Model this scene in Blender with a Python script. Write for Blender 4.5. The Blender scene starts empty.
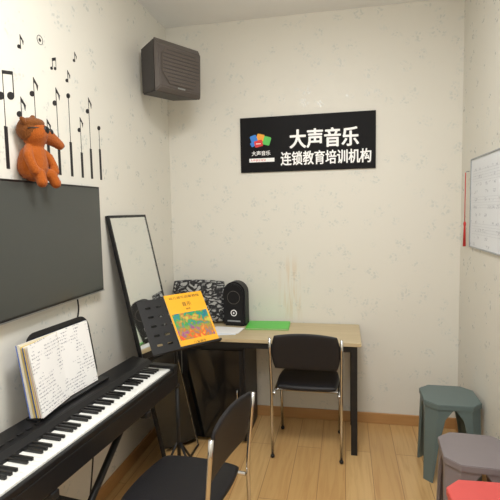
import bpy, bmesh, math, random
from mathutils import Vector, Matrix
random.seed(7)
S=bpy.context.scene
S.view_settings.view_transform='Standard'
COL=S.collection

# ---------------- materials ----------------
def lin(c):
    return tuple(((x/255)/12.92 if x/255<=0.04045 else ((x/255+0.055)/1.055)**2.4) for x in c)
def mat(name,rgb,rough=.5,metal=0,var=.06,scale=30,bump=0,coat=0,emit=0,spec=.5,sheen=0):
    m=bpy.data.materials.new(name); m.use_nodes=True
    nt=m.node_tree; b=nt.nodes['Principled BSDF']; c=lin(rgb)
    tc=nt.nodes.new('ShaderNodeTexCoord'); n=nt.nodes.new('ShaderNodeTexNoise'); n.inputs['Scale'].default_value=scale
    nt.links.new(tc.outputs['Object'],n.inputs['Vector'])
    r=nt.nodes.new('ShaderNodeMix'); r.data_type='RGBA'
    r.inputs[6].default_value=(*[x*(1-var) for x in c],1); r.inputs[7].default_value=(*[min(1,x*(1+var)) for x in c],1)
    nt.links.new(n.outputs['Fac'],r.inputs[0]); nt.links.new(r.outputs[2],b.inputs['Base Color'])
    b.inputs['Roughness'].default_value=rough; b.inputs['Metallic'].default_value=metal
    b.inputs['Coat Weight'].default_value=coat; b.inputs['Specular IOR Level'].default_value=spec
    b.inputs['Sheen Weight'].default_value=sheen
    if emit:
        b.inputs['Emission Color'].default_value=(*c,1); b.inputs['Emission Strength'].default_value=emit
    if bump:
        bp=nt.nodes.new('ShaderNodeBump'); bp.inputs['Strength'].default_value=bump; bp.inputs['Distance'].default_value=.003
        nt.links.new(n.outputs['Fac'],bp.inputs['Height']); nt.links.new(bp.outputs[0],b.inputs['Normal'])
    return m
def math_node(nt,op,a,b=None,c=None):
    n=nt.nodes.new('ShaderNodeMath'); n.operation=op
    for i,v in enumerate((a,b,c)):
        if v is None: continue
        if isinstance(v,(int,float)): n.inputs[i].default_value=v
        else: nt.links.new(v,n.inputs[i])
    return n.outputs[0]
def mixc(nt,fac,a,b):
    r=nt.nodes.new('ShaderNodeMix'); r.data_type='RGBA'
    if isinstance(fac,(int,float)): r.inputs[0].default_value=fac
    else: nt.links.new(fac,r.inputs[0])
    for i,v in ((6,a),(7,b)):
        if isinstance(v,tuple): r.inputs[i].default_value=(*v[:3],1)
        else: nt.links.new(v,r.inputs[i])
    return r.outputs[2]
def base(name,rough=.5):
    m=bpy.data.materials.new(name); m.use_nodes=True; nt=m.node_tree
    b=nt.nodes['Principled BSDF']; b.inputs['Roughness'].default_value=rough
    tc=nt.nodes.new('ShaderNodeTexCoord')
    return m,nt,b,tc.outputs['Object']
def wallpaper():
    m,nt,b,co=base('wallpaper',.55)
    nz=nt.nodes.new('ShaderNodeTexNoise'); nz.inputs['Scale'].default_value=16; nz.inputs['Detail'].default_value=3
    nt.links.new(co,nz.inputs['Vector'])
    vm=nt.nodes.new('ShaderNodeVectorMath'); vm.operation='MULTIPLY_ADD'
    nt.links.new(nz.outputs['Color'],vm.inputs[0]); vm.inputs[1].default_value=(.06,.06,.06); nt.links.new(co,vm.inputs[2])
    v=nt.nodes.new('ShaderNodeTexVoronoi'); v.inputs['Scale'].default_value=9
    nt.links.new(vm.outputs[0],v.inputs['Vector'])
    f1=nt.nodes.new('ShaderNodeMapRange'); nt.links.new(v.outputs['Distance'],f1.inputs[0])
    f1.inputs[1].default_value=.26; f1.inputs[2].default_value=.42; f1.inputs[3].default_value=1; f1.inputs[4].default_value=0
    v2=nt.nodes.new('ShaderNodeTexVoronoi'); v2.inputs['Scale'].default_value=46; nt.links.new(vm.outputs[0],v2.inputs['Vector'])
    f2=nt.nodes.new('ShaderNodeMapRange'); nt.links.new(v2.outputs['Distance'],f2.inputs[0]); f2.inputs[1].default_value=.34; f2.inputs[2].default_value=.54; f2.inputs[3].default_value=1; f2.inputs[4].default_value=0
    leaf=math_node(nt,'MULTIPLY',f1.outputs[0],f2.outputs[0])
    c=mixc(nt,math_node(nt,'MULTIPLY',leaf,.48),lin((224,221,211)),lin((204,208,203)))
    sp=nt.nodes.new('ShaderNodeSeparateXYZ'); nt.links.new(co,sp.inputs[0])
    mp=nt.nodes.new('ShaderNodeMapping'); mp.inputs['Scale'].default_value=(45,1,4); nt.links.new(co,mp.inputs[0])
    nd=nt.nodes.new('ShaderNodeTexNoise'); nd.inputs['Scale'].default_value=1; nd.inputs['Detail'].default_value=3; nt.links.new(mp.outputs[0],nd.inputs['Vector'])
    def rng(val,a0,a1,b0,b1):
        q=nt.nodes.new('ShaderNodeMapRange'); q.interpolation_type='SMOOTHSTEP'; nt.links.new(val,q.inputs[0])
        q.inputs[1].default_value=a0; q.inputs[2].default_value=a1; q.inputs[3].default_value=b0; q.inputs[4].default_value=b1; return q.outputs[0]
    mx=rng(math_node(nt,'ABSOLUTE',math_node(nt,'SUBTRACT',sp.outputs['X'],-.40)),.02,.12,1,0)
    mz=rng(math_node(nt,'ABSOLUTE',math_node(nt,'SUBTRACT',sp.outputs['Z'],1.0)),.12,.30,1,0)
    my=rng(sp.outputs['Y'],3.41,3.43,0,1)
    st=math_node(nt,'MULTIPLY',math_node(nt,'MULTIPLY',mx,mz),math_node(nt,'MULTIPLY',my,rng(nd.outputs['Fac'],.42,.62,0,1)))
    c=mixc(nt,math_node(nt,'MULTIPLY',st,.30),c,lin((206,168,110)))
    nt.links.new(c,b.inputs['Base Color'])
    rr=nt.nodes.new('ShaderNodeMapRange'); nt.links.new(leaf,rr.inputs[0]); rr.inputs[3].default_value=.5; rr.inputs[4].default_value=.26
    nt.links.new(rr.outputs[0],b.inputs['Roughness'])
    n4=nt.nodes.new('ShaderNodeTexNoise'); n4.inputs['Scale'].default_value=150; nt.links.new(co,n4.inputs['Vector'])
    h=math_node(nt,'ADD',math_node(nt,'MULTIPLY',leaf,.8),math_node(nt,'MULTIPLY',n4.outputs['Fac'],.25))
    bp=nt.nodes.new('ShaderNodeBump'); bp.inputs['Strength'].default_value=.25; bp.inputs['Distance'].default_value=.002
    nt.links.new(h,bp.inputs['Height']); nt.links.new(bp.outputs[0],b.inputs['Normal'])
    return m
def woodfloor():
    m,nt,b,co=base('laminate_floor',.28)
    mp=nt.nodes.new('ShaderNodeMapping'); mp.inputs['Rotation'].default_value=(0,0,math.radians(90)); nt.links.new(co,mp.inputs[0])
    br=nt.nodes.new('ShaderNodeTexBrick'); nt.links.new(mp.outputs[0],br.inputs['Vector'])
    br.inputs['Scale'].default_value=1; br.inputs['Brick Width'].default_value=1.2; br.inputs['Row Height'].default_value=.16
    br.inputs['Mortar Size'].default_value=.0018; br.inputs['Mortar Smooth'].default_value=.2
    br.inputs['Color1'].default_value=(*lin((208,172,118)),1); br.inputs['Color2'].default_value=(*lin((196,156,102)),1)
    br.inputs['Mortar'].default_value=(*lin((140,100,60)),1)
    m2=nt.nodes.new('ShaderNodeMapping'); m2.inputs['Scale'].default_value=(28,1.8,1); nt.links.new(co,m2.inputs[0])
    n=nt.nodes.new('ShaderNodeTexNoise'); n.inputs['Scale'].default_value=1.4; n.inputs['Detail'].default_value=6; n.inputs['Distortion'].default_value=.8
    nt.links.new(m2.outputs[0],n.inputs['Vector'])
    f=nt.nodes.new('ShaderNodeMapRange'); nt.links.new(n.outputs['Fac'],f.inputs[0]); f.inputs[1].default_value=.45; f.inputs[2].default_value=.75
    nt.links.new(mixc(nt,math_node(nt,'MULTIPLY',f.outputs[0],.6),br.outputs['Color'],lin((172,126,76))),b.inputs['Base Color'])
    return m
def wood(name,c1,c2,sc=(2,30,30),rough=.4):
    m,nt,b,co=base(name,rough)
    m2=nt.nodes.new('ShaderNodeMapping'); m2.inputs['Scale'].default_value=sc; nt.links.new(co,m2.inputs[0])
    n=nt.nodes.new('ShaderNodeTexNoise'); n.inputs['Scale'].default_value=1.5; n.inputs['Detail'].default_value=5
    nt.links.new(m2.outputs[0],n.inputs['Vector'])
    nt.links.new(mixc(nt,n.outputs['Fac'],lin(c1),lin(c2)),b.inputs['Base Color']); return m
def floral():
    m,nt,b,co=base('floral_cloth',.8)
    nz=nt.nodes.new('ShaderNodeTexNoise'); nz.inputs['Scale'].default_value=12; nt.links.new(co,nz.inputs['Vector'])
    vm=nt.nodes.new('ShaderNodeVectorMath'); vm.operation='MULTIPLY_ADD'
    nt.links.new(nz.outputs['Color'],vm.inputs[0]); vm.inputs[1].default_value=(.12,.12,.12); nt.links.new(co,vm.inputs[2])
    mp=nt.nodes.new('ShaderNodeMapping'); mp.inputs['Rotation'].default_value=(0,.8,0); mp.inputs['Scale'].default_value=(1,1,2.4); nt.links.new(vm.outputs[0],mp.inputs[0])
    v=nt.nodes.new('ShaderNodeTexVoronoi'); v.feature='DISTANCE_TO_EDGE'; v.inputs['Scale'].default_value=18; nt.links.new(mp.outputs[0],v.inputs['Vector'])
    cr=nt.nodes.new('ShaderNodeValToRGB'); nt.links.new(v.outputs['Distance'],cr.inputs[0])
    e=cr.color_ramp.elements; e[0].position=.07; e[0].color=(*lin((30,30,32)),1); e[1].position=.24; e[1].color=(*lin((170,170,167)),1)
    x=e.new(.14); x.color=(*lin((76,76,78)),1)
    nt.links.new(cr.outputs[0],b.inputs['Base Color']); return m
def script_paper(name,paper,ink,rows=70,axis='Z',amount=.8,th=.50,fine=160,rough=.7):
    m,nt,b,co=base(name,rough)
    sp=nt.nodes.new('ShaderNodeSeparateXYZ'); nt.links.new(co,sp.inputs[0])
    z=math_node(nt,'FRACT',math_node(nt,'MULTIPLY',sp.outputs[axis],rows))
    line=math_node(nt,'LESS_THAN',math_node(nt,'ABSOLUTE',math_node(nt,'SUBTRACT',z,.5)),.2)
    n=nt.nodes.new('ShaderNodeTexNoise'); n.inputs['Scale'].default_value=fine; nt.links.new(co,n.inputs['Vector'])
    n2=nt.nodes.new('ShaderNodeTexNoise'); n2.inputs['Scale'].default_value=14; nt.links.new(co,n2.inputs['Vector'])
    k=math_node(nt,'MULTIPLY',math_node(nt,'GREATER_THAN',n.outputs['Fac'],.52),math_node(nt,'GREATER_THAN',n2.outputs['Fac'],th))
    f=math_node(nt,'MULTIPLY',math_node(nt,'MULTIPLY',line,k),amount)
    nt.links.new(mixc(nt,f,lin(paper),lin(ink)),b.inputs['Base Color']); return m
def page_edges(name):
    m,nt,b,co=base(name,.8)
    w=nt.nodes.new('ShaderNodeTexWave'); w.bands_direction='X'; w.inputs['Scale'].default_value=60
    nt.links.new(co,w.inputs['Vector'])
    nt.links.new(mixc(nt,w.outputs['Fac'],lin((225,215,190)),lin((240,236,224))),b.inputs['Base Color']); return m
def cover_art():
    m,nt,b,co=base('book_cover_art',.35)
    n=nt.nodes.new('ShaderNodeTexNoise'); n.inputs['Scale'].default_value=30; n.inputs['Detail'].default_value=3; n.inputs['Distortion'].default_value=.6
    nt.links.new(co,n.inputs['Vector'])
    cr=nt.nodes.new('ShaderNodeValToRGB'); nt.links.new(n.outputs['Fac'],cr.inputs[0])
    e=cr.color_ramp.elements; e[0].position=.32; e[0].color=(*lin((40,70,160)),1); e[1].position=.66; e[1].color=(*lin((250,215,60)),1)
    for p,c in ((.41,(30,130,170)),(.46,(50,150,70)),(.51,(120,180,60)),(.55,(220,60,45)),(.60,(240,130,50))):
        x=e.new(p); x.color=(*lin(c),1)
    sp=nt.nodes.new('ShaderNodeSeparateXYZ'); nt.links.new(co,sp.inputs[0])
    g=nt.nodes.new('ShaderNodeMapRange'); nt.links.new(math_node(nt,'ADD',sp.outputs['Z'],math_node(nt,'MULTIPLY',n.outputs['Fac'],.10)),g.inputs[0])
    g.inputs[1].default_value=-.02; g.inputs[2].default_value=.02
    t=mixc(nt,g.outputs[0],lin((225,80,40)),lin((60,150,90)))
    nt.links.new(mixc(nt,.45,cr.outputs[0],t),b.inputs['Base Color']); return m

M={}
M['wall']=wallpaper(); M['floor']=woodfloor()
M['ceil']=mat('ceiling_paint',(240,240,239),.8,var=.01)
M['bb']=wood('baseboard_wood',(192,148,96),(172,126,76),(3,3,40))
M['desk']=wood('oak_laminate',(206,189,155),(182,161,122),(2,26,26))
M['black']=mat('black_plastic',(20,20,22),.42,spec=.4)
M['blackm']=mat('black_metal',(24,24,26),.45,var=.1,spec=.4)
M['vinyl']=mat('black_vinyl',(24,23,27),.5,bump=.3,scale=300,spec=.4)
M['chrome']=mat('chrome',(205,205,205),.16,1,var=.02)
M['screen']=mat('tv_screen',(60,63,61),.3,var=.03,coat=.2)
M['bezel']=mat('tv_bezel',(16,16,17),.3)
M['silver']=mat('silver_trim',(170,172,174),.3,.8)
M['white_key']=mat('white_key_plastic',(240,240,236),.25,var=.01)
M['black_key']=mat('black_key_plastic',(14,14,15),.3)
M['sign']=mat('sign_black',(12,11,14),.6,var=.05,spec=.2)
M['white']=mat('white_vinyl_lettering',(255,255,255),.5,var=.0)
M['decal']=mat('black_decal',(30,28,30),.6)
M['grille']=mat('grille_mesh',(92,84,78),.8,var=.3,scale=420,bump=.5)
M['cab']=mat('speaker_cabinet',(62,58,57),.55,bump=.3,scale=200)
M['cabf']=mat('speaker_front_frame',(86,79,75),.5,bump=.2,scale=200)
M['stool_green']=mat('stool_slate_plastic',(96,111,110),.45,var=.03)
M['stool_grey']=mat('stool_grey_plastic',(128,120,122),.45,var=.03)
M['stool_red']=mat('stool_red_plastic',(208,84,80),.45,var=.03)
M['paper']=script_paper('handwritten_paper',(238,237,236),(90,90,115),amount=.7)
M['blank']=mat('white_paper',(228,233,240),.7,var=.02)
M['edges']=page_edges('page_edges')
M['green']=mat('green_folder_plastic',(88,200,70),.35,var=.04)
M['orange']=mat('yellow_cover',(248,178,44),.35,var=.04)
M['art']=cover_art()
M['floral']=floral()
M['plush']=mat('orange_plush',(160,84,32),1,var=.3,scale=260,bump=.9,spec=.05,sheen=.15)
M['plushb']=mat('brown_plush',(118,70,34),1,var=.3,scale=260,bump=.9,spec=.05,sheen=.15)
M['wb']=script_paper('whiteboard_writing',(228,232,238),(120,128,150),rows=22,amount=.5,th=.55,fine=110,rough=.35)
M['wbf']=mat('silver_board_frame',(165,170,176),.35,.6)
M['wbl']=mat('whiteboard_line',(188,193,202),.5)
M['red']=mat('red_cord',(196,44,44),.6)
M['yellow']=mat('yellow_paper',(228,200,110),.7)
M['pink']=mat('pink_paper',(206,130,136),.7)
M['blue']=mat('blue_paper',(84,110,180),.7)
M['lg_r']=mat('logo_red',(225,50,50),.5); M['lg_b']=mat('logo_blue',(50,130,220),.5)
M['lg_g']=mat('logo_green',(90,200,90),.5); M['lg_y']=mat('logo_orange',(250,170,50),.5)
M['lamp']=mat('lamp_diffuser',(255,254,250),.5,emit=4,var=0)
m=bpy.data.materials.new('mirror_glass'); m.use_nodes=True
b=m.node_tree.nodes['Principled BSDF']; b.inputs['Metallic'].default_value=1
nz=m.node_tree.nodes.new('ShaderNodeTexNoise'); mr=m.node_tree.nodes.new('ShaderNodeMapRange')
m.node_tree.links.new(nz.outputs['Fac'],mr.inputs[0]); mr.inputs[3].default_value=.015; mr.inputs[4].default_value=.05
m.node_tree.links.new(mr.outputs[0],b.inputs['Roughness']); b.inputs['Base Color'].default_value=(.86,.88,.87,1); M['mirror']=m
M['glass']=mat('smoked_glass',(14,15,16),.12,var=.1,spec=.6)

# ---------------- helpers ----------------
def link(o,parent=None):
    COL.objects.link(o)
    if parent is not None: o.parent=parent
    return o
def empty(name,label,cat,loc,rz=0,group=None):
    o=bpy.data.objects.new(name,None); o.empty_display_size=.05; COL.objects.link(o)
    o.location=loc; o.rotation_euler=(0,0,rz); o['label']=label; o['category']=cat
    if group: o['group']=group
    return o
def tag(o,label,cat,group=None):
    o['label']=label; o['category']=cat
    if group: o['group']=group
    return o
def meshobj(name,bm,mt,parent=None,smooth=False,loc=None,rot=None):
    me=bpy.data.meshes.new(name); bmesh.ops.recalc_face_normals(bm,faces=bm.faces[:]) ; bm.to_mesh(me); bm.free()
    if smooth:
        for p in me.polygons: p.use_smooth=True
    if not isinstance(mt,(list,tuple)): mt=[mt]
    for x in mt: me.materials.append(x)
    o=bpy.data.objects.new(name,me); link(o,parent)
    if loc is not None: o.location=loc
    if rot is not None: o.rotation_euler=rot
    return o
def add_box(bm,lo,hi,bev=0,seg=2):
    r=bmesh.ops.create_cube(bm,size=1); vs=r['verts']
    for v in vs:
        v.co=Vector([ (lo[i]+hi[i])/2+v.co[i]*(hi[i]-lo[i]) for i in range(3)])
    if bev:
        es=set(e for v in vs for e in v.link_edges)
        bmesh.ops.bevel(bm,geom=list(es),offset=bev,segments=seg,affect='EDGES',profile=.5)
def box(name,lo,hi,mt,parent=None,bev=0,seg=2,loc=None,rot=None):
    bm=bmesh.new(); add_box(bm,lo,hi,bev,seg)
    return meshobj(name,bm,mt,parent,loc=loc,rot=rot)
def roundpts(pts,r,n=6):
    pts=[Vector(p) for p in pts]; out=[pts[0]]
    for i in range(1,len(pts)-1):
        a,b_,c=pts[i-1],pts[i],pts[i+1]
        d1=(a-b_); d2=(c-b_); rr=min(r,d1.length*.49,d2.length*.49)
        p0=b_+d1.normalized()*rr; p2=b_+d2.normalized()*rr
        for k in range(n+1):
            t=k/n; out.append(p0*(1-t)**2+b_*2*t*(1-t)+p2*t*t)
    out.append(pts[-1]); return out
def add_tube(bm,pts,rad,n=12,closed=False):
    pts=[Vector(p) for p in pts]; rings=[]; N=len(pts)
    t0=(pts[1]-pts[0]).normalized(); up=Vector((0,0,1)) if abs(t0.z)<.9 else Vector((1,0,0))
    u=t0.cross(up).normalized(); 
    for i,p in enumerate(pts):
        if closed: t=(pts[(i+1)%N]-pts[i-1]).normalized()
        elif i==0: t=(pts[1]-pts[0]).normalized()
        elif i==N-1: t=(pts[-1]-pts[-2]).normalized()
        else: t=((pts[i+1]-pts[i]).normalized()+(pts[i]-pts[i-1]).normalized()).normalized()
        u=(u-t*u.dot(t)).normalized(); w=t.cross(u)
        r=rad[i] if isinstance(rad,(list,tuple)) else rad
        rings.append([bm.verts.new(p+(u*math.cos(2*math.pi*k/n)+w*math.sin(2*math.pi*k/n))*r) for k in range(n)])
    for i in range(N if closed else N-1):
        a,b_=rings[i],rings[(i+1)%N]
        for k in range(n): bm.faces.new((a[k],a[(k+1)%n],b_[(k+1)%n],b_[k]))
    if not closed:
        bm.faces.new(rings[0][::-1]); bm.faces.new(rings[-1])
def tube(name,pts,rad,mt,parent=None,r=0,n=12,closed=False):
    bm=bmesh.new(); add_tube(bm,roundpts(pts,r) if r else pts,rad,n,closed)
    return meshobj(name,bm,mt,parent,smooth=True)
def cushion(name,w,h,t,mt,parent=None,k=.35,p=8,e=.4,bend=0,res=28,loc=None,rot=None,crown=0):
    bm=bmesh.new(); g={}
    for s in (-1,1):
        for i in range(res+1):
            for j in range(res+1):
                u=math.sin((i/res*2-1)*math.pi/2); v=math.sin((j/res*2-1)*math.pi/2)
                edge=i in(0,res) or j in(0,res)
                if edge and (i,j,-1) in g: g[(i,j,s)]=g[(i,j,-1)]; continue
                x=u*math.sqrt(1-k*v*v*.5)*w/2; z=v*math.sqrt(1-k*u*u*.5)*h/2
                th=t/2*max(0,(1-abs(u)**p)*(1-abs(v)**p))**e
                y=s*th+bend*(x/(w/2))**2-crown*(z/(h/2))**2
                g[(i,j,s)]=bm.verts.new((x,y,z))
    for s in (-1,1):
        for i in range(res):
            for j in range(res):
                f=[g[(i,j,s)],g[(i+1,j,s)],g[(i+1,j+1,s)],g[(i,j+1,s)]]
                if s==1: f=f[::-1]
                try: bm.faces.new(f)
                except ValueError: pass
    return meshobj(name,bm,mt,parent,True,loc,rot)
def prism(name,outline,d0,d1,mt,parent=None,plane='XZ',bev=0,smooth=False,loc=None,rot=None):
    bm=bmesh.new()
    def P(a,b_,d): return {'XZ':(a,d,b_),'YZ':(d,a,b_),'XY':(a,b_,d)}[plane]
    A=[bm.verts.new(P(a,b_,d0)) for a,b_ in outline]; B=[bm.verts.new(P(a,b_,d1)) for a,b_ in outline]
    bm.faces.new(A); bm.faces.new(B[::-1]); n=len(A)
    for i in range(n): bm.faces.new((A[i],A[(i+1)%n],B[(i+1)%n],B[i]))
    bmesh.ops.recalc_face_normals(bm,faces=bm.faces[:])
    if bev:
        es=[e for e in bm.edges if len(e.link_faces)==2 and e.calc_face_angle(0)>.5]
        bmesh.ops.bevel(bm,geom=es,offset=bev,segments=2,affect='EDGES')
    return meshobj(name,bm,mt,parent,smooth,loc,rot)
def rrect(w,h,r,n=6,cx=0,cy=0):
    o=[]
    for sx,sy,a0 in ((1,1,0),(-1,1,90),(-1,-1,180),(1,-1,270)):
        for k in range(n+1):
            a=math.radians(a0+90*k/n); o.append((cx+sx*(w/2-r)+r*math.cos(a),cy+sy*(h/2-r)+r*math.sin(a)))
    return o
# rrect emits each corner from its own quadrant centre in order; corner arcs below need matching signs
def rrect(w,h,r,n=6,cx=0,cy=0):
    o=[]
    for sx,sy,a0 in ((1,1,0),(-1,1,90),(-1,-1,180),(1,-1,270)):
        for k in range(n+1):
            a=math.radians(a0+90*k/n)
            o.append((cx+sx*(w/2-r)+r*math.cos(a),cy+sy*(h/2-r)+r*math.sin(a)))
    return o
def ball(bm,c,r,seg=20,rot=None):
    if isinstance(r,(int,float)): r=(r,r,r)
    mtx=Matrix.Translation(c)@(rot or Matrix.Identity(4))@Matrix.Diagonal((*r,1))
    bmesh.ops.create_uvsphere(bm,u_segments=seg,v_segments=seg//2+2,radius=1,matrix=mtx)
def text(name,body,x0,x1,z0,z1,mt,parent,y=0,heavy=0):
    cu=bpy.data.curves.new(name,'FONT'); cu.body=body; cu.size=1; cu.resolution_u=4
    o=bpy.data.objects.new(name+'_src',cu); COL.objects.link(o)
    bpy.context.view_layer.update()
    me=bpy.data.meshes.new_from_object(o.evaluated_get(bpy.context.evaluated_depsgraph_get()))
    bpy.data.objects.remove(o)
    xs=[v.co.x for v in me.vertices]; ys=[v.co.y for v in me.vertices]
    ax,bx,ay,by=min(xs),max(xs),min(ys),max(ys)
    V=[(x0+(v.co.x-ax)/(bx-ax)*(x1-x0),z0+(v.co.y-ay)/(by-ay)*(z1-z0)) for v in me.vertices]
    Fc=[list(p.vertices) for p in me.polygons]
    offs=[(0,0)]
    if heavy: offs+=[(heavy*math.cos(k*math.pi/4),heavy*.75*math.sin(k*math.pi/4)) for k in range(8)]
    vs=[];fs=[]
    for q,(dx,dz) in enumerate(offs):
        n0=len(vs); vs+=[(a+dx,y-q*.00003,b_+dz) for a,b_ in V]; fs+=[[i+n0 for i in f] for f in Fc]
    me2=bpy.data.meshes.new(name); me2.from_pydata(vs,[],fs); me2.materials.append(mt)
    t=bpy.data.objects.new(name,me2); link(t,parent); return t
def structure(o): o['kind']='structure'; return o

# ---------------- room ----------------
XL,XR,YB,YF,H=-1.34,.79,3.44,-.9,3.0
structure(box('floor',(XL-.1,YF-.1,-.1),(XR+.1,YB+.1,0),M['floor']))
structure(box('ceiling',(XL-.1,YF-.1,H),(XR+.1,YB+.1,H+.1),M['ceil']))
structure(box('wall_left',(XL-.1,YF-.1,0),(XL,YB+.1,H),M['wall']))
structure(box('wall_right',(XR,YF-.1,0),(XR+.1,YB+.1,H),M['wall']))
structure(box('wall_back',(XL,YB,0),(XR,YB+.1,H),M['wall']))
structure(box('wall_front',(XL,YF-.1,0),(XR,YF,H),M['wall']))
structure(box('baseboard_back',(XL,YB-.014,0),(XR,YB,.08),M['bb'],bev=.003))
structure(box('baseboard_left',(XL,YF,0),(XL+.014,YB-.014,.08),M['bb'],bev=.003))
structure(box('baseboard_right',(XR-.014,YF,0),(XR,YB-.014,.08),M['bb'],bev=.003))

# ---------------- camera ----------------
F=460
vy=Vector(((345-250)/F,(250-209)/F,-1)).normalized()
r=.020
vz=Vector((-r,1,0)); vz.z=-(vz.x*vy.x+vz.y*vy.y)/vy.z; vz.normalize()
vx=vy.cross(vz).normalized()
cam=bpy.data.cameras.new('camera'); co=bpy.data.objects.new('camera',cam); COL.objects.link(co)
R=Matrix((vx,vy,vz)).to_4x4(); co.matrix_world=Matrix.Translation((0,0,1.6))@R
cam.sensor_width=36; cam.lens=36*F/500; cam.clip_start=.02; S.camera=co

# ---------------- lights ----------------
LC=(.985,.99,.99)
def area(loc,sx,sy,p,col=LC):
    l=bpy.data.lights.new('ceiling_and_fill_light','AREA'); l.shape='RECTANGLE'; l.size=sx; l.size_y=sy; l.energy=p; l.color=col
    o=bpy.data.objects.new('ceiling_and_fill_light',l); o.location=loc; COL.objects.link(o)
def point(loc,p,col=LC,rad=.15):
    l=bpy.data.lights.new('ceiling_fill','POINT'); l.energy=p; l.color=col; l.shadow_soft_size=rad
    o=bpy.data.objects.new('ceiling_fill',l); o.location=loc; COL.objects.link(o)
area((-.15,1.3,2.95),.58,.58,29)
area((-.15,-.2,2.95),.58,.58,16)  # added camera-side fill, out of view
point((-.15,1.5,2.72),13); point((-.15,-.2,2.72),8)  # added fill points that brighten the ceiling, not lamps of the room
for y in (1.3,-.2):  # both panels out of view, the camera-side one added to house the fill
    e=empty('unseen_panel_lamp','square white flush ceiling panel lamp out of view, camera-side one added as fill','ceiling lamp',(-.15,y,H),group='ceiling panel lamps')
    box('lamp_frame',(-.31,-.31,-.03),(.31,.31,0),M['ceil'],e,bev=.004)
    box('lamp_diffuser',(-.29,-.29,-.034),(.29,.29,-.0302),M['lamp'],e)
w=bpy.data.worlds.new('world'); w.use_nodes=True; S.world=w
w.node_tree.nodes['Background'].inputs[0].default_value=(1,.97,.92,1); w.node_tree.nodes['Background'].inputs[1].default_value=.3

# ---------------- wall sign ----------------
sg=empty('wall_sign','black rectangular wall sign with white lettering and colourful emblem','sign',(-.2765,YB,1.887))
box('panel',(-.4915,-.016,0),(.4915,-.001,.403),M['sign'],sg,bev=.002)
yy=-.0175
text('lettering','大声音乐',-.118,.372,.165,.298,M['white'],sg,yy,.0042)
text('lettering','连锁教育培训机构',-.187,.459,.043,.141,M['white'],sg,yy,.0022)
text('lettering','大声音乐',-.405,-.265,.122,.156,M['white'],sg,yy,.0006)
def tile(cx,cz,w_,h_,a,mt,y):
    pts=rrect(w_,h_,.008,3); ca,sa=math.cos(a),math.sin(a)
    prism('emblem_tile',[(cx+x*ca-z*sa,cz+x*sa+z*ca) for x,z in pts],y,y-.0008,mt,sg)
tile(-.388,.246,.050,.052,.30,M['lg_b'],yy-.001); tile(-.338,.254,.056,.050,-.25,M['lg_y'],yy)
tile(-.352,.210,.062,.048,.22,M['lg_r'],yy-.002); tile(-.290,.228,.054,.062,-.30,M['lg_g'],yy-.001)
tile(-.398,.206,.030,.034,.5,M['lg_b'],yy)
box('emblem_mark',(-.372,yy-.0036,.206),(-.336,yy-.003,.211),M['white'],sg)
box('underline',(-.425,yy-.001,.074),(-.235,yy,.102),M['white'],sg)
text('lettering','大声音乐培训',-.415,-.30,.079,.097,M['lg_r'],sg,yy-.0012,.0)

# ---------------- TV ----------------
tv=empty('television','large flat-screen television with thin black bezel mounted on wallpapered wall','television',(XL,1.80,1.18))
box('body',(.002,-.49,0),(.040,.49,.565),M['bezel'],tv,bev=.004)
box('screen',(.0402,-.48,.016),(.0425,.48,.555),M['screen'],tv,bev=.001)
box('trim_strip',(.0402,-.49,.001),(.043,.49,.006),M['silver'],tv)
tag(tube('power_cable',[(XL+.02,2.06,1.19),(XL+.022,2.07,1.12),(XL+.02,2.04,1.05),(XL+.018,1.98,.95),(XL+.018,1.95,.6)],.004,M['black'],r=.04,n=8),'thin black cable hanging down the wall below the television','cable')

# ---------------- wall decals ----------------
DG='black music note wall stickers'
def decal(y,z0,z1,bar,kind=0,sz=1.0):
    X=XL; bm=bmesh.new()
    def poly(pts):
        vs=[bm.verts.new((X+.0006,a,b_)) for a,b_ in pts]; bm.faces.new(vs)
    if bar:
        poly([(y-.010,z0),(y+.010,z0),(y+.010,z0+bar),(y-.010,z0+bar)])
        poly([(y-.0018,z0+bar),(y+.0018,z0+bar),(y+.0018,z1),(y-.0018,z1)])
    else:
        poly([(y-.0018,z0),(y+.0018,z0),(y+.0018,z1),(y-.0018,z1)])
    def head(cy,cz,a=.017,b_=.012,ang=.4):
        poly([(cy+a*sz*math.cos(t)*math.cos(ang)-b_*sz*math.sin(t)*math.sin(ang),cz+a*sz*math.cos(t)*math.sin(ang)+b_*sz*math.sin(t)*math.cos(ang)) for t in [k*math.pi/8 for k in range(16)]])
    if kind==0: head(y,z1)
    if kind==1:
        head(y-.014*sz,z1-.075*sz); poly([(y,z1),(y+.03*sz,z1-.03*sz),(y+.024*sz,z1-.055*sz),(y+.016*sz,z1-.03*sz),(y,z1-.02*sz)])
    if kind==2:
        head(y-.014*sz,z1-.08*sz); head(y+.031*sz,z1-.07*sz)
        poly([(y-.002,z1),(y+.046*sz,z1+.012),(y+.046*sz,z1-.002),(y-.002,z1-.014)])
        poly([(y+.043*sz,z1-.07*sz),(y+.047*sz,z1-.07*sz),(y+.047*sz,z1+.01),(y+.043*sz,z1+.01)])
    o=meshobj('music_note_sticker',bm,M['decal'])
    tag(o,'black music note sticker on cream wallpaper','wall sticker',DG); 
    m_=o.modifiers.new('thick','SOLIDIFY'); m_.thickness=.0012; m_.offset=0
    return o
decal(1.655,1.79,2.18,.17,2,1.3); decal(1.755,1.98,2.10,0,1,1.0); decal(1.845,1.79,2.205,.14,1,1.0)
decal(1.925,1.79,2.04,.15,1,.9); decal(2.005,1.79,2.20,.16,1,1.0); decal(2.105,1.79,2.185,.17,0); decal(2.20,1.79,2.10,.13,1,.9)
decal(2.29,1.79,2.22,.16,1,1.0); decal(2.385,1.79,2.075,.17,0)
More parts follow.
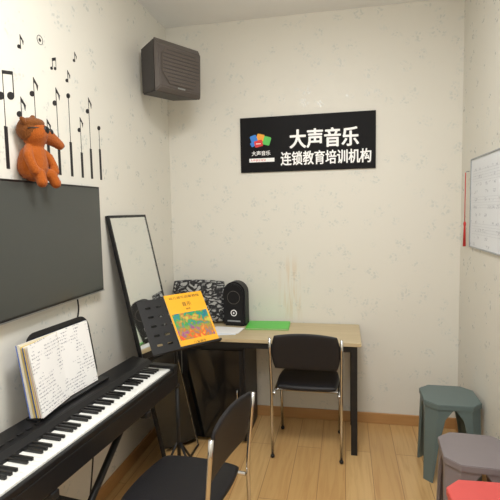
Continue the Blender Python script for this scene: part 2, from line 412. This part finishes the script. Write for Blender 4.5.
decal(1.774,2.30,2.36,0,1,.7); decal(1.99,2.29,2.33,0,2,.6); decal(2.11,2.25,2.31,0,1,.7); decal(2.18,2.37,2.42,0,1,.6)
bm=bmesh.new()
add_tube(bm,[(XL+.001,1.906+.02*math.cos(t),2.383+.02*math.sin(t)) for t in [k*math.pi/10 for k in range(20)]],.0012,6,True)
ball(bm,(XL+.001,1.906,2.383),(.001,.008,.008),10)
tag(meshobj('music_note_sticker',bm,M['decal']),'small round black sticker on cream wallpaper','wall sticker',DG)

# ---------------- wall speaker ----------------
sp=empty('wall_speaker','dark grey-brown trapezoid loudspeaker mounted high in the room corner','speaker',(-1.15,2.97,2.52),math.radians(60))
def frus(name,f,mt,parent,bev=.008):
    bm=bmesh.new(); vs=[bm.verts.new(p) for p in f]
    for q in ((0,1,2,3),(7,6,5,4),(0,4,5,1),(1,5,6,2),(2,6,7,3),(3,7,4,0)): bm.faces.new([vs[i] for i in q])
    bmesh.ops.recalc_face_normals(bm,faces=bm.faces[:]); bmesh.ops.bevel(bm,geom=bm.edges[:],offset=bev,segments=2,affect='EDGES')
    return meshobj(name,bm,mt,parent)
frus('cabinet',[(-.185,-.10,-.16),(.185,-.10,-.16),(.185,-.10,.16),(-.185,-.10,.16),(-.13,.11,-.14),(.13,.11,-.14),(.13,.11,.155),(-.13,.11,.155)],M['cab'],sp)
frus('front_frame',[(-.165,-.135,-.135),(.165,-.135,-.135),(.175,-.135,.12),(-.175,-.135,.12),(-.19,-.101,-.165),(.19,-.101,-.165),(.19,-.101,.165),(-.19,-.101,.165)],M['cabf'],sp,.006)
oc=[(-.155,-.05),(-.10,-.115),(.10,-.115),(.155,-.05),(.155,.07),(.12,.105),(-.12,.105),(-.155,.07)]
prism('grille',oc,-.143,-.1352,M['grille'],sp,bev=.003)
bm=bmesh.new()
for k in range(9):
    z=-.095+k*.023; hw=.148 if -.05<z<.07 else .115
    add_box(bm,(-hw,-.1450,z),(hw,-.1432,z+.005))
meshobj('grille_ribs',bm,M['cab'],sp)
box('badge',(-.03,-.1375,-.132),(.03,-.1355,-.122),M['silver'],sp)
box('wall_bracket',(-.03,.105,-.03),(.03,.16,.03),M['blackm'],sp,bev=.004)

# ---------------- mirror ----------------
mi=empty('standing_mirror','tall narrow black-framed mirror leaning against wallpapered wall','mirror',(-.985,2.65,.004))
th=-math.asin(.33/1.62)
def mbox(n,lo,hi,mt): return box(n,lo,hi,mt,mi,bev=.002,rot=(0,th,0))
mbox('backing',(-.020,-.24,.012),(-.006,.24,1.608),M['black'])
for lo,hi in (((-.022,-.25,0),(0,-.236,1.62)),((-.022,.236,0),(0,.25,1.62)),((-.022,-.2359,0),(0,.2359,.014)),((-.022,-.2359,1.606),(0,.2359,1.62))):
    mbox('frame',lo,hi,M['black'])
mbox('glass',(-.0058,-.2358,.0145),(-.004,.2358,1.6055),M['mirror'])

# ---------------- desk ----------------
dk=empty('desk','light oak desk with black square metal legs against the wall','desk',(-.545,3.175,0))
box('desktop',(-.645,-.245,.725),(.645,.245,.75),M['desk'],dk,bev=.002)
for x in (-.60,.60):
    for y in (-.215,.215):
        box('leg',(x-.02,y-.02,0),(x+.02,y+.02,.724),M['blackm'],dk,bev=.002)
for y in (-.215,.215): box('rail',(-.579,y-.015,.684),(.579,y+.015,.724),M['blackm'],dk)
for x in (-.60,.60):
    box('rail',(x-.015,-.194,.684),(x+.015,.194,.724),M['blackm'],dk); box('rail',(x-.015,-.194,.06),(x+.015,.194,.09),M['blackm'],dk)

# cabinet under the desk
cb=empty('equipment_cabinet','boxy glossy black cabinet with smoked glass door beneath oak desk','cabinet',(-.89,3.175,0))
box('side_panel',(-.225,-.205,.02),(-.209,.19,.66),M['black'],cb); box('side_panel',(.209,-.205,.02),(.225,.19,.66),M['black'],cb)
box('top_panel',(-.225,-.21,.6602),(.225,.2,.68),M['black'],cb,bev=.002); box('bottom_panel',(-.2088,-.19,.03),(.2088,.19,.05),M['black'],cb)
box('shelf',(-.2088,-.15,.34),(.2088,.17,.355),M['black'],cb); box('back_panel',(-.2088,.175,.0502),(.2088,.19,.66),M['black'],cb)
dr=box('door',(-.207,-.212,.03),(.207,-.204,.656),M['glass'],cb,bev=.001)
box('door_stile',(-.207,-.215,.03),(-.185,-.2122,.656),M['black'],dr); box('door_stile',(.185,-.215,.03),(.207,-.2122,.656),M['black'],dr)
tube('handle',[(.17,-.213,.28),(.17,-.233,.29),(.17,-.233,.38),(.17,-.213,.39)],.004,M['chrome'],dr,r=.01,n=8)
for x in (-.18,.18):
    for y in (-.15,.15):
        bm=bmesh.new(); ball(bm,(x,y,.0155),.0155,14); meshobj('caster',bm,M['black'],cb,True)

# things on the desk
pw=cushion('patterned_cushion',.43,.33,.12,M['floral'],k=.3,p=4,e=.55,loc=(-1.10,3.335,.918),rot=(math.radians(-6),0,math.radians(1)))
tag(pw,'grey and black leafy patterned cushion on the oak desk','cushion')
bs=empty('portable_speaker','small black arched speaker with light ring emblem on the oak desk','speaker',(-.80,3.31,.751),math.radians(-6))
ol=[(-.085,0),(.085,0)]+[(.085*math.cos(math.radians(a)),.245+.085*math.sin(math.radians(a))) for a in range(0,181,12)]
prism('body',ol,-.055,.055,M['vinyl'],bs,bev=.012)
prism('front_panel',[(x*.8,.02+z*.88) for x,z in ol],-.059,-.0552,M['black'],bs)
prism('emblem_ring',[(.024*math.cos(k*.3),.10+.024*math.sin(k*.3)) for k in range(21)],-.061,-.0592,M['white'],bs)
prism('emblem_disc',[(.018*math.cos(k*.3),.10+.018*math.sin(k*.3)) for k in range(21)],-.062,-.0612,M['black'],bs)
prism('emblem_dot',[(.006*math.cos(k*.3),.10+.006*math.sin(k*.3)) for k in range(21)],-.063,-.0622,M['white'],bs)
bm=bmesh.new(); add_tube(bm,[(.048*math.cos(t),-.060,.215+.048*math.sin(t)) for t in [k*math.pi/14 for k in range(28)]],.002,8,True); meshobj('driver_ring',bm,M['cabf'],bs,True)
box('front_strip',(-.05,-.061,.035),(.05,-.0592,.045),M['silver'],bs)
gf=empty('document_folder','bright green plastic document folder lying on the oak desk','folder',(-.555,3.29,.751),math.radians(3))
box('cover',(-.155,-.11,.009),(.155,.11,.012),M['green'],gf,bev=.001); box('cover',(-.155,-.11,0),(.155,.11,.003),M['green'],gf,bev=.001)
box('pages',(-.15,-.105,.0031),(.15,.105,.0089),M['edges'],gf)
tag(box('paper_sheet',(-.13,-.10,0),(.13,.10,.002),M['blank'],loc=(-.89,3.09,.751),rot=(0,0,.25)),'white loose sheet of paper on the oak desk','paper','loose papers on the desk')
tag(box('paper_sheet',(-.11,-.08,0),(.11,.08,.002),M['paper'],loc=(-.83,3.13,.7535),rot=(0,0,-.1)),'white printed sheet on top of another sheet','paper','loose papers on the desk')

# ---------------- chairs ----------------
def chair(loc,rz,label):
    e=empty('folding_chair',label,'chair',loc,rz,'black padded chrome chairs')
    cushion('seat',.41,.41,.045,M['vinyl'],e,k=.35,p=10,loc=(0,.01,.455),rot=(math.radians(88),0,0))
    cushion('backrest',.43,.245,.022,M['vinyl'],e,k=.35,p=10,bend=-.02,loc=(0,-.20,.708),rot=(math.radians(9),0,0))
    for s in (-1,1):
        tube('rear_leg',[(s*.223,-.236,.80),(s*.223,-.222,.66),(s*.221,-.205,.48),(s*.219,-.212,.012)],.0095,M['chrome'],e,r=.10)
        tube('front_leg',[(s*.206,-.198,.425),(s*.206,.14,.425),(s*.206,.185,.012)],.0095,M['chrome'],e,r=.05)
        bm=bmesh.new(); ball(bm,(s*.206,.186,.014),.014,12); meshobj('foot_cap',bm,M['black'],e,True)
        bm=bmesh.new(); ball(bm,(s*.219,-.212,.014),.014,12); meshobj('foot_cap',bm,M['black'],e,True)
    tube('seat_rail',[(-.206,-.12,.425),(.206,-.12,.425)],.008,M['chrome'],e)
    tube('seat_rail',[(-.206,.12,.425),(.206,.12,.425)],.008,M['chrome'],e)
    return e
chair((-.245,3.04,0),0,'black padded folding chair with chrome frame tucked at the oak desk')
chair((-.665,1.745,0),math.radians(82),'black padded folding chair with chrome frame facing the digital piano')

# ---------------- stools ----------------
def stool(loc,rz,mt,label):
    e=empty('plastic_stool',label,'stool',loc,rz,'plastic stools along the wall')
    a=.158; hz=.47; c=.062
    def octo(a,c): return [(a,-a+c),(a,a-c),(a-c,a),(-a+c,a),(-a,a-c),(-a,-a+c),(-a+c,-a),(a-c,-a)]
    prism('seat',octo(a,c),hz-.032,hz,mt,e,'XY',bev=.003)
    for k in range(4):
        bm=bmesh.new(); rot=Matrix.Rotation(k*math.pi/2,4,'Z')
        rings=[]
        for z,A,C,wd in ((hz-.031,a-.006,.060,.085),(hz-.09,a-.005,.058,.045),(hz*.5,a-.002,.050,.024),(0,a+.003,.040,.006)):
            p=[(A,A-C-wd),(A,A-C),(A-C,A),(A-C-wd,A)]; t=.011
            q=[(A-t,A-C-wd),(A-t,A-C-t*.4),(A-C-t*.4,A-t),(A-C-wd,A-t)]
            rings.append([bm.verts.new(rot@Vector((x,y,z))) for x,y in p+q[::-1]])
        for A_,B_ in zip(rings,rings[1:]):
            for i in range(8): bm.faces.new((A_[i],A_[(i+1)%8],B_[(i+1)%8],B_[i]))
        bm.faces.new(rings[0]); bm.faces.new(rings[-1][::-1])
        meshobj('leg',bm,mt,e)
    return e
stool((.612,2.87,0),math.radians(0),M['stool_green'],'slate-green octagonal plastic stool beside the wall')
stool((.60,2.225,0),math.radians(-3),M['stool_grey'],'warm grey octagonal plastic stool beside the wall')
stool((.560,1.805,0),math.radians(2),M['stool_red'],'coral red octagonal plastic stool next to the grey stool')

# ---------------- whiteboard ----------------
wb=empty('whiteboard','thin white board with faint writing and silver frame on wall','whiteboard',(XR,2.72,1.345))
box('board',(-.007,-.44,.006),(-.001,.44,.544),M['wb'],wb)
for lo,hi in (((-.012,-.447,-.002),(-.001,.447,.0058)),((-.012,-.447,.5442),(-.001,.447,.552)),((-.012,-.447,.006),(-.001,-.4402,.544)),((-.012,.4402,.006),(-.001,.447,.544))):
    box('frame',lo,hi,M['wbf'],wb)
bm=bmesh.new()
for g in range(3):
    for k in range(5):
        z=.47-g*.16-k*.016; add_box(bm,(-.0078,-.41,z),(-.0072,.40,z+.0010))
meshobj('staff_lines',bm,M['wbl'],wb)
ta=empty('hanging_tassel','long thin red cord with small red tassel hanging beside whiteboard','tassel',(XR-.022,3.24,1.34))
tube('cord',[(0,0,.16),(0,.003,.30),(0,0,.48)],.003,M['red'],ta,n=8)
tube('tassel',[(0,0,.165),(0,0,.15),(0,0,.13),(0,0,.0)],[.003,.009,.006,.010],M['red'],ta,n=12)
tube('hook',[(0,0,.482),(.008,0,.486),(.021,0,.486)],.003,M['silver'],ta,n=8)

# ---------------- piano ----------------
RZ=math.radians(-5); DZ=.052; PX,PY=-1.113,1.70
pn=empty('digital_piano','black portable digital piano with full-size keys on a crossed metal stand','piano',(PX,PY,0),RZ)
box('case',(-.14,-.66,.585),(.146,.66,.672),M['black'],pn,bev=.006)
box('front_rail',(.1265,-.6125,.6722),(.146,.6125,.694),M['black'],pn,bev=.004)
prism('control_panel',[(-.14,.6722),(-.003,.6722),(-.003,.708),(-.03,.728),(-.125,.740),(-.14,.732)],-.66,.66,M['black'],pn,'XZ',bev=.003)
for s in (-1,1):
    box('cheek_block',(-.0025,min(s*.613,s*.66),.6722),(.146,max(s*.613,s*.66),.714),M['black'],pn,bev=.005)
NW=52; KW=1.222/NW; wm=None; bmh=None
for i in range(NW):
    y=-.611+KW*(i+.5)
    if wm is None:
        o=box('white_key',(-.002,-KW/2+.0006,.673),(.126,KW/2-.0006,.700),M['white_key'],pn,bev=.0015); wm=o; o.location=(0,y,0)
    else:
        o2=wm.copy(); o2.location=(0,y,0); link(o2,pn)
for i in range(NW-1):
    if 'ABCDEFG'[i%7] in 'ACDFG':
        y=-.611+KW*(i+1)
        if bmh is None:
            bmh=box('black_key',(-.002,-.0055,.7003),(.082,.0055,.712),M['black_key'],pn,bev=.002); bmh.location=(0,y,0)
        else:
            o2=bmh.copy(); o2.location=(0,y,0); link(o2,pn)
for k in range(9):
    box('panel_button',(-.06,-.5+k*.045,.7335),(-.05,-.475+k*.045,.7365),M['silver'] if k==0 else M['blackm'],pn)
ra=math.atan2(.055,.33)
prism('music_rest',rrect(.41,.325,.06,8,cx=.10,cy=.1625),-.003,.003,M['black'],pn,'YZ',loc=(-.108,0,.738),rot=(0,-ra,0))
box('rest_ledge',(-.112,-.17,.7375),(-.06,.32,.745),M['black'],pn)
for o in pn.children: o.location.z+=DZ
for x in (-.03,.03):
    s=1 if x>0 else -1
    tube('stand_brace',[(x,-s*.40,.03),(x,s*.33,.56+DZ)],.016,M['blackm'],pn)
for y in (-.40,.40): 
    box('stand_foot',(-.17,y-.016,0),(.19,y+.016,.03),M['blackm'],pn,bev=.004)
for y in (-.33,.33): box('stand_support',(-.14,y-.02,.555+DZ),(.15,y+.02,.5845+DZ),M['blackm'],pn,bev=.004)
bm=bmesh.new(); add_tube(bm,[(-.06,-.035,.322),(.06,-.035,.322)],.03,16); meshobj('stand_pivot',bm,M['blackm'],pn,True)
tube('power_cord',[(-.13,.3,.62+DZ),(-.15,.28,.35),(-.14,.2,.06),(-.12,.0,.006),(-.05,-.12,.006),(-.10,-.3,.006)],.004,M['black'],pn,r=.08,n=8)

# open score on the rest
Mp=Matrix.Translation((PX,PY,0))@Matrix.Rotation(RZ,4,'Z')
bk=empty('open_score_book','open score book with handwritten white pages on the piano rest','book',Mp@Vector((-.096,.05,.7458+DZ)),RZ)
def leaf(name,y0,y1,d0,d1,h0,h1,mt,a=0):
    return box(name,(d0,y0,h0),(d1,y1,h1),mt,bk,rot=(0,-ra,a),bev=.0006)
leaf('back_cover',-.218,.218,.0003,.003,.0,.295,M['blue'])
leaf('left_pages',-.215,-.002,.0032,.016,.0,.295,M['edges'])
leaf('right_pages',.002,.215,.0032,.012,.0,.295,M['edges'])
leaf('right_sheet',.002,.215,.0122,.0132,.0,.295,M['paper'])
for k,mm in enumerate((M['yellow'],M['blue'],M['edges'],M['yellow'],M['edges'],M['pink'],M['edges'])):
    leaf('loose_leaf',-.215+.002*(k%3),-.004,.0165,.0180,.0,.288-.004*(k%2),mm,.022+.022*k)
leaf('left_sheet',-.214,-.002,.0172,.0182,.0,.295,M['paper'],.022*8)

# ---------------- music stand ----------------
SX,SY,SA=-.940,2.43,math.radians(50)
ms=empty('music_stand','black perforated music stand on a thin tripod pole','music stand',(SX,SY,0),SA)
dt=math.radians(-36)
cu=bpy.data.curves.new('desk_plate','CURVE'); cu.dimensions='2D'; cu.fill_mode='BOTH'; cu.extrude=.0012
def spl(pts):
    s=cu.splines.new('POLY'); s.points.add(len(pts)-1); s.use_cyclic_u=True
    for p,(a,b_) in zip(s.points,pts): p.co=(a,b_,0,1)
spl(rrect(.42,.32,.008,4))
for i in range(6):
    for j in range(5):
        spl(rrect(.034,.013,.006,4,cx=-.155+i*.062,cy=-.11+j*.055))
t_=bpy.data.objects.new('tmp',cu); COL.objects.link(t_); bpy.context.view_layer.update()
me=bpy.data.meshes.new_from_object(t_.evaluated_get(bpy.context.evaluated_depsgraph_get())); bpy.data.objects.remove(t_)
for v in me.vertices: v.co=(v.co.x,v.co.z,v.co.y)
me.materials.clear(); me.materials.append(M['blackm'])
PC=(0,-.03,.985)
pl=bpy.data.objects.new('desk_plate',me); link(pl,ms); pl.location=PC; pl.rotation_euler=(dt,0,0)
box('ledge',(-.21,-.026,-.163),(.21,.002,-.160),M['blackm'],ms,loc=PC,rot=(dt,0,0)); box('ledge_lip',(-.21,-.028,-.163),(.21,-.0262,-.152),M['blackm'],ms,loc=PC,rot=(dt,0,0))
tube('pole',[(0,.02,.10),(0,.02,.60)],.011,M['blackm'],ms); tube('inner_pole',[(0,.02,.60),(0,.02,.945)],.008,M['blackm'],ms)
bm=bmesh.new(); ball(bm,(0,.018,.955),.020,14); meshobj('tilt_joint',bm,M['black'],ms,True)
bm=bmesh.new(); ball(bm,(0,.02,.60),.017,14); meshobj('height_knob',bm,M['black'],ms,True)
for a in (-30,80,200):
    a=math.radians(a)-SA; c_,s_=math.cos(a),math.sin(a); L=.15 if a+SA>3 else .24
    tube('tripod_leg',[(0.01*c_,.02+.01*s_,.26),(L*.55*c_,.02+L*.55*s_,.10),(L*c_,.02+L*s_,.009)],.007,M['blackm'],ms,r=.05)
    tube('tripod_strut',[(0.01*c_,.02+.01*s_,.11),(L*.53*c_,.02+L*.53*s_,.105)],.004,M['blackm'],ms)

mb=empty('music_book','yellow music book with colourful picture on the music stand','book',Matrix.Translation((SX,SY,0))@Matrix.Rotation(SA,4,'Z')@Vector(PC),SA)
BX=-.010
def mbk(n,x0,x1,y0,y1,z0,z1,mt): 
    return box(n,(x0+BX,y0,z0),(x1+BX,y1,z1),mt,mb,rot=(dt,0,0))
mbk('pages',-.033,.212,-.010,-.0018,-.158,.165,M['edges'])
mbk('cover',-.035,.214,-.0118,-.0102,-.159,.167,M['orange'])
mbk('cover_picture',-.025,.203,-.0124,-.012,-.115,.045,M['art'])
for (s_,x0,x1,z0,z1,bd) in (('幼儿音乐启蒙教程',-.01,.19,.135,.152,.0),('音乐',.06,.12,.085,.112,.0),('钢琴',.075,.105,.060,.072,0),('儿童音乐',.05,.13,-.145,-.13,0)):
    tx=text('cover_title',s_,x0+BX,x1+BX,z0,z1,M['decal'],mb,-.0125,bd); tx.rotation_euler=(dt,0,0)

# ---------------- plush toy ----------------
ply=empty('plush_toy','soft orange-brown plush animal with long snout slumped on the television','soft toy',(XL+.038,1.752,1.748))
bm=bmesh.new()
def chain(pts,rads):
    for i in range(len(pts)-1):
        a,b_=Vector(pts[i]),Vector(pts[i+1]); n=8
        for k in range(n+1):
            t=k/n; ball(bm,a.lerp(b_,t),rads[i]*(1-t)+rads[i+1]*t,14)
chain([(0.008,-.006,.056),(0.012,-.008,.095),(0.020,.0,.135)],[.062,.054,.034])
chain([(0.020,.0,.14),(.026,-.008,.195)],[.032,.054])
chain([(.030,.005,.200),(.042,.050,.190),(.050,.090,.174),(.054,.122,.160)],[.044,.032,.025,.020])
chain([(.016,-.034,.130),(.034,-.068,.098),(.052,-.068,.055),(.058,-.060,.035)],[.020,.019,.018,.020])
chain([(.020,.028,.125),(.040,.060,.100),(.056,.068,.060),(.062,.062,.038)],[.020,.019,.018,.020])
chain([(.02,-.034,.030),(.062,-.038,.022),(.074,-.042,-.012)],[.028,.023,.022])
chain([(.02,.030,.030),(.062,.040,.022),(.074,.050,-.012)],[.028,.023,.022])
body=meshobj('body',bm,M['plush'],ply,True)
rm=body.modifiers.new('merge','REMESH'); rm.mode='VOXEL'; rm.voxel_size=.003; rm.use_smooth_shade=True
sm=body.modifiers.new('soft','SMOOTH'); sm.iterations=6
tx_=bpy.data.textures.new('fuzz','CLOUDS'); tx_.noise_scale=.004
def fuzz(o,s): 
    q=o.modifiers.new('fuzz','DISPLACE'); q.texture=tx_; q.strength=s; q.mid_level=.5
fuzz(body,.0055)
def bl(name,parts,mt):
    bm=bmesh.new()
    for c_,r_,a_ in parts: ball(bm,c_,r_,20,Matrix.Rotation(a_,4,'X'))
    o=meshobj(name,bm,mt,ply,True); q=o.modifiers.new('merge','REMESH'); q.mode='VOXEL'; q.voxel_size=.003; q.use_smooth_shade=True; fuzz(o,.006)
bl('hair_cap',[((.020,-.016,.232),(.050,.054,.026),.1),((.014,-.044,.204),(.044,.024,.044),0)],M['plushb'])
bl('ear',[((.022,-.058,.228),(.012,.014,.034),.9)],M['plushb']); bl('ear',[((.008,.010,.256),(.010,.014,.020),-.4)],M['plushb'])
bl('scarf',[((.020,-.002,.150),(.038,.042,.012),-.1)],M['plushb'])
for c_,r_ in (((.073,.006,.208),(.009,.019,.016)),((.062,.046,.206),(.014,.016,.015))):
    bm=bmesh.new(); ball(bm,c_,r_,16); meshobj('glasses_lens',bm,M['black'],ply,True)
tube('glasses_arm',[(.074,-.008,.212),(.062,-.045,.210),(.04,-.066,.206)],.003,M['black'],ply,n=8)
bm=bmesh.new(); ball(bm,(.056,.140,.160),.010,12); meshobj('nose',bm,M['black'],ply,True)
